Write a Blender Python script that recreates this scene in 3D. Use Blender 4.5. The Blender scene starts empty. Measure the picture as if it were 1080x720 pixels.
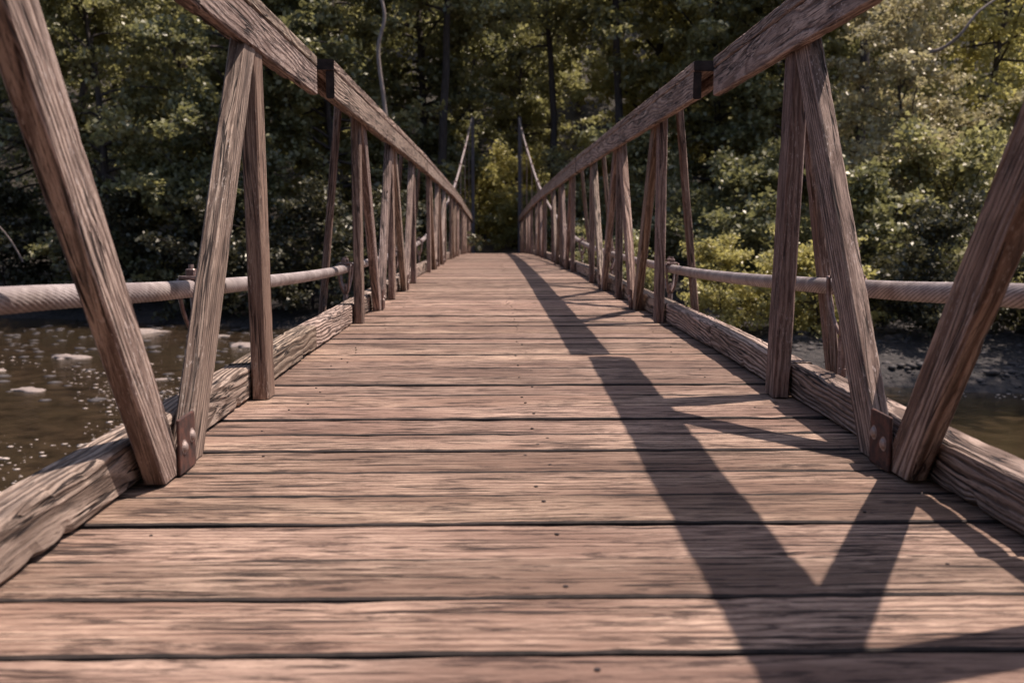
import bpy, math, random
import numpy as np
from mathutils import Vector, Matrix, noise as mnoise

# ------------------------------------------------------------------ camera, sky, sun, exposure
S = bpy.context.scene
COL = S.collection
R = math.radians
EYE = 0.55
cam_d = bpy.data.cameras.new("camera")
cam = bpy.data.objects.new("camera", cam_d)
COL.objects.link(cam)
S.camera = cam
cam.location = (0, 0, EYE)
cam.rotation_euler = (R(90) - math.atan(130 / 1045), 0, -math.atan(20 / 1045))
cam_d.sensor_width = 36
cam_d.lens = 1045 / 1080 * 36
cam_d.clip_start = 0.02
cam_d.clip_end = 1000
cam_d.dof.use_dof = True
cam_d.dof.focus_distance = 3.2
cam_d.dof.aperture_fstop = 4.8

SUN_X, SUN_Y = 0.43, 0.135          # horizontal run towards the sun per metre of height
elev = math.atan(1 / math.hypot(SUN_X, SUN_Y))
azim = math.atan2(SUN_X, SUN_Y)     # from +Y towards +X
W = bpy.data.worlds.new("World")
S.world = W
W.use_nodes = True
wn = W.node_tree
bg = wn.nodes["Background"]
sky = wn.nodes.new("ShaderNodeTexSky")
sky.sky_type = 'NISHITA'
sky.sun_disc = False
sky.sun_elevation = elev
sky.sun_rotation = azim
sky.dust_density = 2.0
wn.links.new(sky.outputs[0], bg.inputs[0])
bg.inputs[1].default_value = 0.108
sun_d = bpy.data.lights.new("sun", 'SUN')
sun_d.energy = 4.7
sun_d.angle = R(0.55)
sun_d.color = (1.0, 0.90, 0.80)
sun = bpy.data.objects.new("sun", sun_d)
COL.objects.link(sun)
sun.rotation_euler = Vector((SUN_X, SUN_Y, 1)).to_track_quat('Z', 'Y').to_euler()
sun.location = (20, 6, 45)
S.view_settings.view_transform = 'Standard'
S.view_settings.look = 'None'
S.view_settings.exposure = 0.5
S.view_settings.gamma = 1.0

rnd = random.Random(7)
rng = np.random.default_rng(11)

# ------------------------------------------------------------------ helpers
def link(name, me, mat=None, parent=None):
    o = bpy.data.objects.new(name, me)
    COL.objects.link(o)
    if mat is not None:
        me.materials.append(mat)
    if parent is not None:
        o.parent = parent
    return o

def tag(o, label=None, cat=None, group=None, kind=None):
    if label: o['label'] = label
    if cat: o['category'] = cat
    if group: o['group'] = group
    if kind: o['kind'] = kind
    return o

def empty(name, loc=(0, 0, 0)):
    o = bpy.data.objects.new(name, None)
    o.location = loc
    o.empty_display_size = 0.2
    COL.objects.link(o)
    return o

def np_mesh(name, V, F, smooth=False):
    """V (n,3) array, F (m,k) array with constant k"""
    V = np.asarray(V, dtype=np.float32); F = np.asarray(F, dtype=np.int32)
    me = bpy.data.meshes.new(name)
    me.vertices.add(len(V)); me.vertices.foreach_set("co", V.ravel())
    k = F.shape[1]
    me.loops.add(F.size); me.loops.foreach_set("vertex_index", F.ravel())
    me.polygons.add(len(F))
    me.polygons.foreach_set("loop_start", np.arange(0, F.size, k, dtype=np.int32))
    me.polygons.foreach_set("loop_total", np.full(len(F), k, dtype=np.int32))
    if smooth: me.polygons.foreach_set("use_smooth", np.ones(len(F), dtype=bool))
    me.update(calc_edges=True)
    return me

def vattr(me, name, arr):
    a = me.attributes.new(name, 'FLOAT_VECTOR', 'POINT')
    a.data.foreach_set("vector", np.asarray(arr, dtype=np.float32).ravel())

class MB:
    """collects plain polygons, several materials possible"""
    def __init__(s): s.v = []; s.f = []; s.w = []; s.m = []
    def add(s, V, F, Wc=None, mi=0):
        b = len(s.v)
        s.v += [tuple(p) for p in V]
        s.w += [tuple(p) for p in (Wc if Wc is not None else V)]
        s.f += [tuple(i + b for i in f) for f in F]
        s.m += [mi] * len(F)
    def build(s, name, mats, parent=None, smooth=False):
        me = bpy.data.meshes.new(name)
        me.from_pydata(s.v, [], s.f)
        vattr(me, 'wc', np.array(s.w))
        for m in (mats if isinstance(mats, (list, tuple)) else [mats]): me.materials.append(m)
        me.polygons.foreach_set("material_index", s.m)
        if smooth: me.polygons.foreach_set("use_smooth", [True] * len(s.f))
        me.update()
        return link(name, me, None, parent)

def tube_mb(mb, pts, rad, seg=10, cap=True, mi=0):
    pts = [Vector(p) for p in pts]
    n = len(pts)
    if not hasattr(rad, '__len__'): rad = [rad] * n
    V = []; F = []
    up = Vector((0.3, 0.1, 1)).normalized()
    prev = None
    for i, p in enumerate(pts):
        t = (pts[min(i + 1, n - 1)] - pts[max(i - 1, 0)]).normalized()
        if prev is None:
            a = t.cross(up)
            if a.length < 1e-3: a = t.cross(Vector((1, 0, 0)))
        else:
            a = prev - t * prev.dot(t)
        a.normalize(); prev = a
        b = t.cross(a)
        for k in range(seg):
            q = 2 * math.pi * k / seg
            V.append(p + (a * math.cos(q) + b * math.sin(q)) * rad[i])
    for i in range(n - 1):
        for k in range(seg):
            k2 = (k + 1) % seg
            F.append((i * seg + k, i * seg + k2, (i + 1) * seg + k2, (i + 1) * seg + k))
    if cap:
        F.append(tuple(reversed(range(seg)))); F.append(tuple((n - 1) * seg + k for k in range(seg)))
    mb.add(V, F, None, mi)

def box_mb(mb, c, s, bev=0.0, M=None, mi=0):
    """bevelled box: centre c, full size s"""
    hx, hy, hz = s[0] / 2, s[1] / 2, s[2] / 2
    b = min(bev, hx * .9, hy * .9, hz * .9)
    if b <= 0:
        V = [(x * hx, y * hy, z * hz) for z in (-1, 1) for y in (-1, 1) for x in (-1, 1)]
        F = [(0, 2, 3, 1), (4, 5, 7, 6), (0, 1, 5, 4), (2, 6, 7, 3), (0, 4, 6, 2), (1, 3, 7, 5)]
    else:
        V = []
        for z in (-1, 1):
            for (x, y) in ((-1, -1), (1, -1), (1, 1), (-1, 1)):
                pass
        def ring(zz, ix):
            o = []
            for (sx, sy) in ((-1, -1), (1, -1), (1, 1), (-1, 1)):
                if (sx, sy) in ((-1, -1), (1, 1)):
                    o += [(sx * (hx - ix), sy * (hy - ix - b), zz), (sx * (hx - ix - b), sy * (hy - ix), zz)]
                else:
                    o += [(sx * (hx - ix - b), sy * (hy - ix), zz), (sx * (hx - ix), sy * (hy - ix - b), zz)]
            return o
        V = ring(-hz, b * .6) + ring(-hz + b, 0) + ring(hz - b, 0) + ring(hz, b * .6)
        F = [tuple(reversed(range(8))), tuple(range(24, 32))]
        for r_ in range(3):
            for k in range(8):
                k2 = (k + 1) % 8
                F.append((r_ * 8 + k, r_ * 8 + k2, (r_ + 1) * 8 + k2, (r_ + 1) * 8 + k))
    V = [Vector(p) for p in V]
    if M is not None: V = [M @ p for p in V]
    c = Vector(c)
    mb.add([p + c for p in V], F, None, mi)

# ------------------------------------------------------------------ materials
def new_mat(name):
    m = bpy.data.materials.new(name)
    m.use_nodes = True
    nt = m.node_tree
    return m, nt, nt.nodes["Principled BSDF"]

class NG:
    def __init__(s, nt): s.nt = nt; s.N = nt.nodes; s.L = nt.links
    def node(s, t, **kw):
        n = s.N.new(t)
        for k, v in kw.items(): setattr(n, k, v)
        return n
    def put(s, inp, v):
        if hasattr(v, 'default_value') or hasattr(v, 'links'): s.L.new(v, inp)
        else: inp.default_value = v
    def math(s, op, a, b=0.0, c=None, clamp=False):
        n = s.node("ShaderNodeMath", operation=op, use_clamp=clamp)
        s.put(n.inputs[0], a); s.put(n.inputs[1], b)
        if c is not None: s.put(n.inputs[2], c)
        return n.outputs[0]
    def vmath(s, op, a, b):
        n = s.node("ShaderNodeVectorMath", operation=op)
        s.put(n.inputs[0], a); s.put(n.inputs[1], b)
        return n.outputs[0]
    def noise(s, vec, scale=1.0, detail=2.0, rough=0.5, dist=0.0):
        n = s.node("ShaderNodeTexNoise")
        s.put(n.inputs['Vector'], vec)
        n.inputs['Scale'].default_value = scale; n.inputs['Detail'].default_value = detail
        n.inputs['Roughness'].default_value = rough; n.inputs['Distortion'].default_value = dist
        return n.outputs[0]
    def ramp(s, f, stops):
        n = s.node("ShaderNodeValToRGB")
        e = n.color_ramp.elements
        while len(e) < len(stops): e.new(0.5)
        for i, (p, c) in enumerate(stops):
            e[i].position = p
            e[i].color = (c, c, c, 1) if not hasattr(c, '__len__') else (*c, 1)
        s.put(n.inputs[0], f)
        return n.outputs[0]
    def mix(s, f, a, b, mode='MIX'):
        n = s.node("ShaderNodeMix", data_type='RGBA', blend_type=mode)
        s.put(n.inputs[0], f)
        for i, v in ((6, a), (7, b)):
            if hasattr(v, 'links'): s.L.new(v, n.inputs[i])
            else: n.inputs[i].default_value = (*v, 1)
        return n.outputs[2]

def wood_mat(name, light, mid, dark, ring=0.010, bump=1.0, crack=0.5, chalk=0.0, ringmix=0.55, wander=0.07, fine=1.0, wearf=.5, con=.30, blots=.55):
    m, nt, P = new_mat(name)
    g = NG(nt)
    at = g.node("ShaderNodeAttribute", attribute_name='wc').outputs['Vector']
    sc = lambda v, x: g.vmath('MULTIPLY', v, x)
    # slow wander of the grain
    w1 = g.node("ShaderNodeTexNoise"); g.put(w1.inputs['Vector'], sc(at, (1.5, 8, 8)))
    w1.inputs['Scale'].default_value = 1; w1.inputs['Detail'].default_value = 2
    off = g.vmath('MULTIPLY', g.vmath('SUBTRACT', w1.outputs['Color'], (0.5, 0.5, 0.5)), (0.0, wander, wander))
    p = g.vmath('ADD', at, off)
    sep = g.node("ShaderNodeSeparateXYZ"); g.put(sep.inputs[0], p)
    # growth rings round a pith that runs askew below the face
    r = g.math('SQRT', g.math('ADD', g.math('POWER', g.math('ABSOLUTE', g.math('ADD', sep.outputs[1], g.math('MULTIPLY', sep.outputs[0], 0.0))), 2.0),
                              g.math('POWER', g.math('ABSOLUTE', sep.outputs[2]), 2.0)))
    rr = g.math('DIVIDE', r, ring)
    fr = g.math('FRACT', rr)
    rings = g.ramp(fr, [(0.0, 0.0), (0.22, 1.0), (0.55, 0.85), (0.86, 0.0), (1.0, 0.0)])
    fib = g.noise(sc(p, (18 * fine, 330 * fine, 330 * fine)), 1, 3, 0.7)
    fib2 = g.noise(sc(p, (4 * fine, 115 * fine, 115 * fine)), 1, 5, 0.75)
    blot = g.noise(sc(at, (1.6, 6, 6)), 1, 4, 0.6)
    wear = g.noise(sc(at, (6 * fine, 34 * fine, 34 * fine)), 1, 6, 0.72)
    ck = g.noise(sc(p, (1.6, 55, 55)), 1, 2, 0.5)
    ckline = g.ramp(g.math('ABSOLUTE', g.math('SUBTRACT', ck, 0.5)), [(0.0, 1.0), (0.014, 0.9), (0.032, 0.0)])
    gate = g.ramp(g.noise(sc(at, (2.5, 22, 22)), 1, 2, 0.5), [(0.47, 0.0), (0.55, 1.0)])
    cracks = g.math('MULTIPLY', ckline, gate)
    # short open checks along the grain
    dash = g.ramp(g.noise(sc(p, (3.5, 130, 130)), 1, 2, 0.5), [(0.27, 1.0), (0.34, 0.0)])
    cracks = g.math('MAXIMUM', cracks, dash)
    # knots
    vo = g.node("ShaderNodeTexVoronoi", feature='F1'); g.put(vo.inputs['Vector'], sc(p, (3.0, 9, 9)))
    vo.inputs['Scale'].default_value = 1
    knot = g.ramp(vo.outputs['Distance'], [(0.0, 1.0), (0.1, 0.8), (0.15, 0.0)])
    hgt = g.math('ADD', g.math('MULTIPLY', rings, ringmix), g.math('ADD', g.math('MULTIPLY', fib, 0.6), g.math('MULTIPLY', fib2, 1.1)))
    mid_ = 0.85 + ringmix * .5
    tone = g.ramp(g.math('MULTIPLY', hgt, 0.5), [((mid_ - con) / 2, 0.0), (mid_ / 2, 0.5), ((mid_ + con) / 2, 1.0)])
    c1 = g.mix(tone, mid, light)
    f2 = g.ramp(fib2, [(0.36, 1.0), (0.47, 0.0)])
    c2 = g.mix(g.math('MULTIPLY', f2, 0.8), c1, dark)
    c2 = g.mix(g.math('MULTIPLY', g.ramp(fib, [(0.36, 1.0), (0.46, 0.0)]), 0.6), c2, dark)
    c3 = g.mix(g.math('MULTIPLY', g.ramp(blot, [(0.40, 1.0), (0.58, 0.0)]), blots), c2, mid)
    c4 = g.mix(g.math('MULTIPLY', g.ramp(wear, [(0.38, 1.0), (0.48, 0.0)]), wearf), c3, dark)
    if chalk > 0:
        fl = g.ramp(g.noise(sc(at, (60, 190, 190)), 1, 3, 0.6), [(0.58, 0.0), (0.63, 1.0)])
        fg = g.ramp(g.noise(sc(at, (5, 12, 12)), 1, 2, 0.5), [(0.46, 0.0), (0.58, 1.0)])
        c4 = g.mix(g.math('MULTIPLY', g.math('MULTIPLY', fl, fg), chalk), c4, (0.66, 0.54, 0.49))
    if name.startswith('weathered_deck'):
        tc = g.node("ShaderNodeTexCoord").outputs['Object']
        st = g.ramp(g.noise(g.vmath('MULTIPLY', tc, (1.1, 1.5, 1)), 1, 5, 0.65), [(0.42, 0.0), (0.62, 1.0)])
        c4 = g.mix(g.math('MULTIPLY', st, 0.36), c4, (0.15, 0.088, 0.068))
    c5 = g.mix(g.math('MULTIPLY', knot, 0.75), c4, dark)
    c6 = g.mix(g.math('MULTIPLY', cracks, crack), c5, (0.02, 0.012, 0.012))
    pid = g.node("ShaderNodeAttribute", attribute_name='pid').outputs['Vector']
    c7 = g.mix(1.0, c6, g.vmath('ADD', pid, (0.0, 0.0, 0.0)), 'MULTIPLY')
    g.L.new(c7, P.inputs['Base Color'])
    P.inputs['Roughness'].default_value = 0.78
    P.inputs['Specular IOR Level'].default_value = 0.25
    h2 = g.math('SUBTRACT', g.math('SUBTRACT', hgt, g.math('MULTIPLY', cracks, 1.6 * crack)), g.math('MULTIPLY', knot, 0.3))
    bn = g.node("ShaderNodeBump"); bn.inputs['Strength'].default_value = min(1, bump); bn.inputs['Distance'].default_value = 0.0034
    g.put(bn.inputs['Height'], h2)
    g.L.new(bn.outputs[0], P.inputs['Normal'])
    return m

M = {}
M['deck'] = wood_mat("weathered_deck_wood", (0.55, 0.375, 0.285), (0.225, 0.132, 0.098), (0.050, 0.029, 0.024), ring=0.019, bump=1.0, crack=0.95, ringmix=0.2, wander=.03, fine=1.5, wearf=.9, con=.17, blots=.8)
M['beam'] = wood_mat("grey_weathered_beam_wood", (0.54, 0.395, 0.325), (0.19, 0.122, 0.098), (0.058, 0.036, 0.031), ring=0.012, bump=1.0, crack=0.95, chalk=0.6, ringmix=.55, wander=.06, wearf=.6)
M['beam_brown'] = wood_mat("brown_weathered_beam_wood", (0.48, 0.325, 0.255), (0.185, 0.108, 0.080), (0.065, 0.038, 0.031), ring=0.015, bump=.9, crack=0.8, chalk=0.3, ringmix=.8, wander=.09)
M['kerb'] = wood_mat("rough_kerb_wood", (0.56, 0.41, 0.335), (0.18, 0.12, 0.094), (0.042, 0.028, 0.025), ring=0.013, bump=1.0, crack=1.0, ringmix=0.95)
M['post'] = wood_mat("post_wood", (0.43, 0.295, 0.235), (0.17, 0.100, 0.078), (0.058, 0.034, 0.029), ring=0.011, bump=0.9, crack=0.85, chalk=0.35, ringmix=.5)

def simple(name, col, rough=0.5, metal=0.0, var=0.35, scale=40, bump=0.2, coord='Object', col2=None):
    m, nt, P = new_mat(name); g = NG(nt)
    tc = g.node("ShaderNodeTexCoord").outputs[coord]
    n = g.noise(tc, scale, 5, 0.65)
    c2 = col2 if col2 else tuple(c * (1 - var) for c in col)
    g.L.new(g.mix(g.ramp(n, [(0.38, 0.0), (0.62, 1.0)]), c2, col), P.inputs['Base Color'])
    P.inputs['Roughness'].default_value = rough; P.inputs['Metallic'].default_value = metal
    bn = g.node("ShaderNodeBump"); bn.inputs['Strength'].default_value = bump; bn.inputs['Distance'].default_value = 0.004
    g.put(bn.inputs['Height'], n); g.L.new(bn.outputs[0], P.inputs['Normal'])
    return m
M['edge'] = simple("damp_dirty_shaded_end_grain", (0.04, 0.027, 0.024), 0.95, 0.0, scale=30, col2=(0.016, 0.011, 0.010))  # dirt and damp, plus the shade at rail joints painted into the tone
M['rust'] = simple("rusty_plate_metal", (0.125, 0.050, 0.036), 0.8, 0.2, scale=45, col2=(0.045, 0.024, 0.022))
M['bolt'] = simple("worn_bolt_metal", (0.40, 0.31, 0.28), 0.6, 0.5, scale=90, col2=(0.30, 0.22, 0.2))
M['nail'] = simple("nail_metal", (0.05, 0.035, 0.035), 0.6, 0.6)
M['cable'] = simple("galvanised_cable", (0.52, 0.43, 0.41), 0.5, 0.3, scale=14, col2=(0.30, 0.235, 0.225), bump=0.1)
_nt = M['cable'].node_tree; _g = NG(_nt); _P = _nt.nodes['Principled BSDF']
_src = _P.inputs['Base Color'].links[0].from_socket
_at = _g.node("ShaderNodeAttribute", attribute_name='groove').outputs['Vector']
_s = _g.node("ShaderNodeSeparateXYZ"); _g.put(_s.inputs[0], _at)
_nt.links.new(_g.mix(_g.ramp(_s.outputs[0], [(0.3, 1.0), (0.8, 0.0)]), _src, (0.10, 0.07, 0.068)), _P.inputs['Base Color'])
M['hanger'] = simple("hanger_steel", (0.34, 0.25, 0.23), 0.5, 0.6, scale=45, col2=(0.17, 0.10, 0.09))
M['tower'] = simple("tower_wood_dark", (0.11, 0.085, 0.09), 0.7, 0.0, scale=9)

def leaf_mat(name, a, b, trans, tmix=0.4):
    m = bpy.data.materials.new(name); m.use_nodes = True
    nt = m.node_tree; nt.nodes.clear(); g = NG(nt)
    at = g.node("ShaderNodeAttribute", attribute_name='lv').outputs['Vector']
    sep = g.node("ShaderNodeSeparateXYZ"); g.put(sep.inputs[0], at)
    col = g.mix(sep.outputs[0], a, b)
    tcol = g.mix(sep.outputs[0], tuple(x * 0.75 for x in trans), trans)
    d = g.node("ShaderNodeBsdfDiffuse"); g.L.new(col, d.inputs[0])
    t = g.node("ShaderNodeBsdfTranslucent"); g.L.new(tcol, t.inputs[0])
    gl = g.node("ShaderNodeBsdfGlossy"); gl.inputs['Roughness'].default_value = 0.42; gl.inputs[0].default_value = (1, .93, .85, 1)
    mx = g.node("ShaderNodeMixShader"); mx.inputs[0].default_value = tmix
    g.L.new(d.outputs[0], mx.inputs[1]); g.L.new(t.outputs[0], mx.inputs[2])
    m2 = g.node("ShaderNodeMixShader"); m2.inputs[0].default_value = 0.05
    g.L.new(mx.outputs[0], m2.inputs[1]); g.L.new(gl.outputs[0], m2.inputs[2])
    o = g.node("ShaderNodeOutputMaterial"); g.L.new(m2.outputs[0], o.inputs[0])
    return m
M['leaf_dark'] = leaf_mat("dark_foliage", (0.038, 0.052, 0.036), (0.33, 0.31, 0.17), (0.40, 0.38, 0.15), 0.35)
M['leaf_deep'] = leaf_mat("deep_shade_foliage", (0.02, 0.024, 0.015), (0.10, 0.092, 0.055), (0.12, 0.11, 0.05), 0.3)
M['leaf_mid'] = leaf_mat("mid_foliage", (0.05, 0.06, 0.038), (0.42, 0.385, 0.21), (0.54, 0.50, 0.20), 0.38)
M['leaf_pale'] = leaf_mat("pale_foliage", (0.12, 0.11, 0.075), (0.66, 0.56, 0.36), (0.60, 0.52, 0.27), 0.35)
M['leaf_bright'] = leaf_mat("bright_foliage", (0.13, 0.13, 0.045), (0.55, 0.48, 0.22), (0.78, 0.69, 0.24), 0.42)

def bark_mat(name, c1, c2):
    m, nt, P = new_mat(name); g = NG(nt)
    tc = g.node("ShaderNodeTexCoord").outputs['Object']
    n = g.noise(g.vmath('MULTIPLY', tc, (22, 22, 3)), 1, 5, 0.65)
    g.L.new(g.mix(g.ramp(n, [(0.35, 0.0), (0.65, 1.0)]), c1, c2), P.inputs['Base Color'])
    P.inputs['Roughness'].default_value = 0.9
    bn = g.node("ShaderNodeBump"); bn.inputs['Distance'].default_value = 0.03
    g.put(bn.inputs['Height'], n); g.L.new(bn.outputs[0], P.inputs['Normal'])
    return m
M['bark'] = bark_mat("dark_bark", (0.035, 0.026, 0.024), (0.10, 0.075, 0.07))
M['bark_pale'] = bark_mat("pale_bark", (0.16, 0.12, 0.11), (0.34, 0.27, 0.25))

def ground_mat():
    m, nt, P = new_mat("river_bank_ground"); g = NG(nt)
    geo = g.node("ShaderNodeNewGeometry").outputs['Position']
    big = g.noise(geo, 0.35, 5, 0.6)
    fine = g.noise(geo, 9, 5, 0.7)
    vo = g.node("ShaderNodeTexVoronoi"); g.put(vo.inputs['Vector'], geo); vo.inputs['Scale'].default_value = 7
    gravel = g.mix(vo.outputs['Color'], (0.026, 0.020, 0.020), (0.062, 0.048, 0.045))
    gravel = g.mix(g.ramp(vo.outputs['Distance'], [(0.3, 0.0), (0.75, 0.8)]), gravel, (0.025, 0.02, 0.02))
    litter = g.mix(g.ramp(fine, [(0.35, 0.0), (0.65, 1.0)]), (0.018, 0.014, 0.010), (0.05, 0.037, 0.026))
    sep = g.node("ShaderNodeSeparateXYZ"); g.put(sep.inputs[0], geo)
    hz = g.math('ADD', sep.outputs[2], g.math('MULTIPLY', big, 0.8))
    c = g.mix(g.ramp(g.math('MULTIPLY', g.math('ADD', hz, 3.2), 0.25, clamp=True), [(0.42, 0.0), (0.55, 1.0)]), gravel, litter)
    g.L.new(c, P.inputs['Base Color']); P.inputs['Roughness'].default_value = 0.9
    bn = g.node("ShaderNodeBump"); bn.inputs['Distance'].default_value = 0.05
    g.put(bn.inputs['Height'], g.math('ADD', fine, vo.outputs['Distance'])); g.L.new(bn.outputs[0], P.inputs['Normal'])
    return m
M['ground'] = ground_mat()

def water_mat():
    m, nt, P = new_mat("shallow_river_water"); g = NG(nt)
    geo = g.node("ShaderNodeNewGeometry").outputs['Position']
    bed = g.noise(geo, 2.6, 6, 0.7)
    big = g.noise(geo, 0.3, 3, 0.5)
    c = g.mix(g.ramp(bed, [(0.35, 0.0), (0.65, 1.0)]), (0.014, 0.009, 0.006), (0.060, 0.038, 0.023))
    c = g.mix(g.math('MULTIPLY', g.ramp(big, [(0.4, 0.0), (0.6, 1.0)]), 0.6), c, (0.034, 0.024, 0.013))
    g.L.new(c, P.inputs['Base Color'])
    P.inputs['Roughness'].default_value = 0.08; P.inputs['IOR'].default_value = 1.33; P.inputs['Specular IOR Level'].default_value = 0.35
    r1 = g.noise(g.vmath('MULTIPLY', geo, (2.2, 5.5, 1)), 1, 4, 0.6)
    r2 = g.noise(g.vmath('MULTIPLY', geo, (11, 19, 1)), 1, 3, 0.6)
    bn = g.node("ShaderNodeBump"); bn.inputs['Distance'].default_value = 0.013; bn.inputs['Strength'].default_value = 0.8
    g.put(bn.inputs['Height'], g.math('ADD', r1, g.math('MULTIPLY', r2, 0.35))); g.L.new(bn.outputs[0], P.inputs['Normal'])
    return m
M['water'] = water_mat()
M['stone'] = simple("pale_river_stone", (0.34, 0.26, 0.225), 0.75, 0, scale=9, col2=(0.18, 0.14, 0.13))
M['darkstone'] = simple("dark_bank_stone", (0.075, 0.058, 0.055), 0.8, 0, scale=5, col2=(0.06, 0.05, 0.05))
M['foam'] = simple("foam_and_glints", (0.50, 0.40, 0.35), 0.7, 0, scale=20, var=0.3)  # shore foam; on the left river its pale colour stands for sun glints
M['grass'] = leaf_mat("sunlit_grass", (0.12, 0.13, 0.045), (0.22, 0.22, 0.07), (0.3, 0.3, 0.08), 0.35)
M['dirt'] = simple("path_dirt", (0.19, 0.14, 0.11), 0.95, 0, scale=5)

# ------------------------------------------------------------------ terrain and water
WATER = -2.6
def bank_y(x):
    pts = [(-120, 40), (-40, 34), (-14, 31.5), (-6, 28.5), (0, 24), (5, 19.5), (9, 17.6), (16, 16.5), (40, 14), (120, 8)]
    for (x0, y0), (x1, y1) in zip(pts, pts[1:]):
        if x <= x1: return y0 + (y1 - y0) * (x - x0) / (x1 - x0)
    return 8
def ground_z(x, y):
    d = y - bank_y(x)
    n = mnoise.noise(Vector((x * .25, y * .25, 0))) * .25 + mnoise.noise(Vector((x * 1.1, y * 1.1, 3))) * .07
    if d < 0:
        nd = -17 - y
        if nd > 0: return WATER + min(nd * .35, 2.2 + nd * .06) + n * min(1, nd * .3)
        return WATER - min(0.5, -d * 0.25, -nd * .25) + n * .3 * min(1, -d)
    k = max(0, min(1, (9 - x) / 10))
    slope = .075 + .045 * k
    z = WATER + .28 * min(1, d / .7) + slope * min(d, 16) + n * min(1, d)
    hb = 46 - 2 * math.sin(x * .06)
    if y > hb: z += (y - hb) * .62
    return z
def build_ground():
    xs = np.concatenate([np.arange(-160, -30, 5.), np.arange(-30, 30, .5), np.arange(30, 161, 5.)])
    ys = np.concatenate([np.arange(-80, 10, 5.), np.arange(10, 50, .5), np.arange(50, 170, 4.)])
    V = [(x, y, ground_z(x, y)) for y in ys for x in xs]
    nx = len(xs); i = np.arange(len(V)).reshape(len(ys), nx)
    F = np.stack([i[:-1, :-1], i[:-1, 1:], i[1:, 1:], i[1:, :-1]], -1).reshape(-1, 4)
    o = link('ground', np_mesh('ground', V, F, True), M['ground']); tag(o, kind='structure')
build_ground()
def build_water():
    V = [(-160, -80, WATER), (160, -80, WATER), (160, 60, WATER), (-160, 60, WATER)]
    tag(link('water', np_mesh('water', V, [(0, 1, 2, 3)]), M['water']), kind='structure')
build_water()

# ------------------------------------------------------------------ bridge geometry
CX0 = 0.088
SEC = 5.83
HINGE = [4.15 + SEC * k for k in range(-3, 6)]
def dz0(y): return -0.0007 * (y - 3.0) ** 2
def dz(y):
    for a, b in zip(HINGE, HINGE[1:]):
        if y <= b or b == HINGE[-1]:
            return dz0(a) + (dz0(b) - dz0(a)) * (y - a) / (b - a)
RAILZ = 1.035
bridge = empty('footbridge', (CX0, 33.9, dz(33.9)))
tag(bridge, 'long weathered wooden suspension footbridge with truss railings crossing the river', 'bridge')
BINV = Matrix.Translation(-Vector(bridge.location))
def bpart(o, label=None):
    o.parent = bridge
    o.matrix_parent_inverse = BINV
    if label: o['label'] = label
    return o

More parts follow.
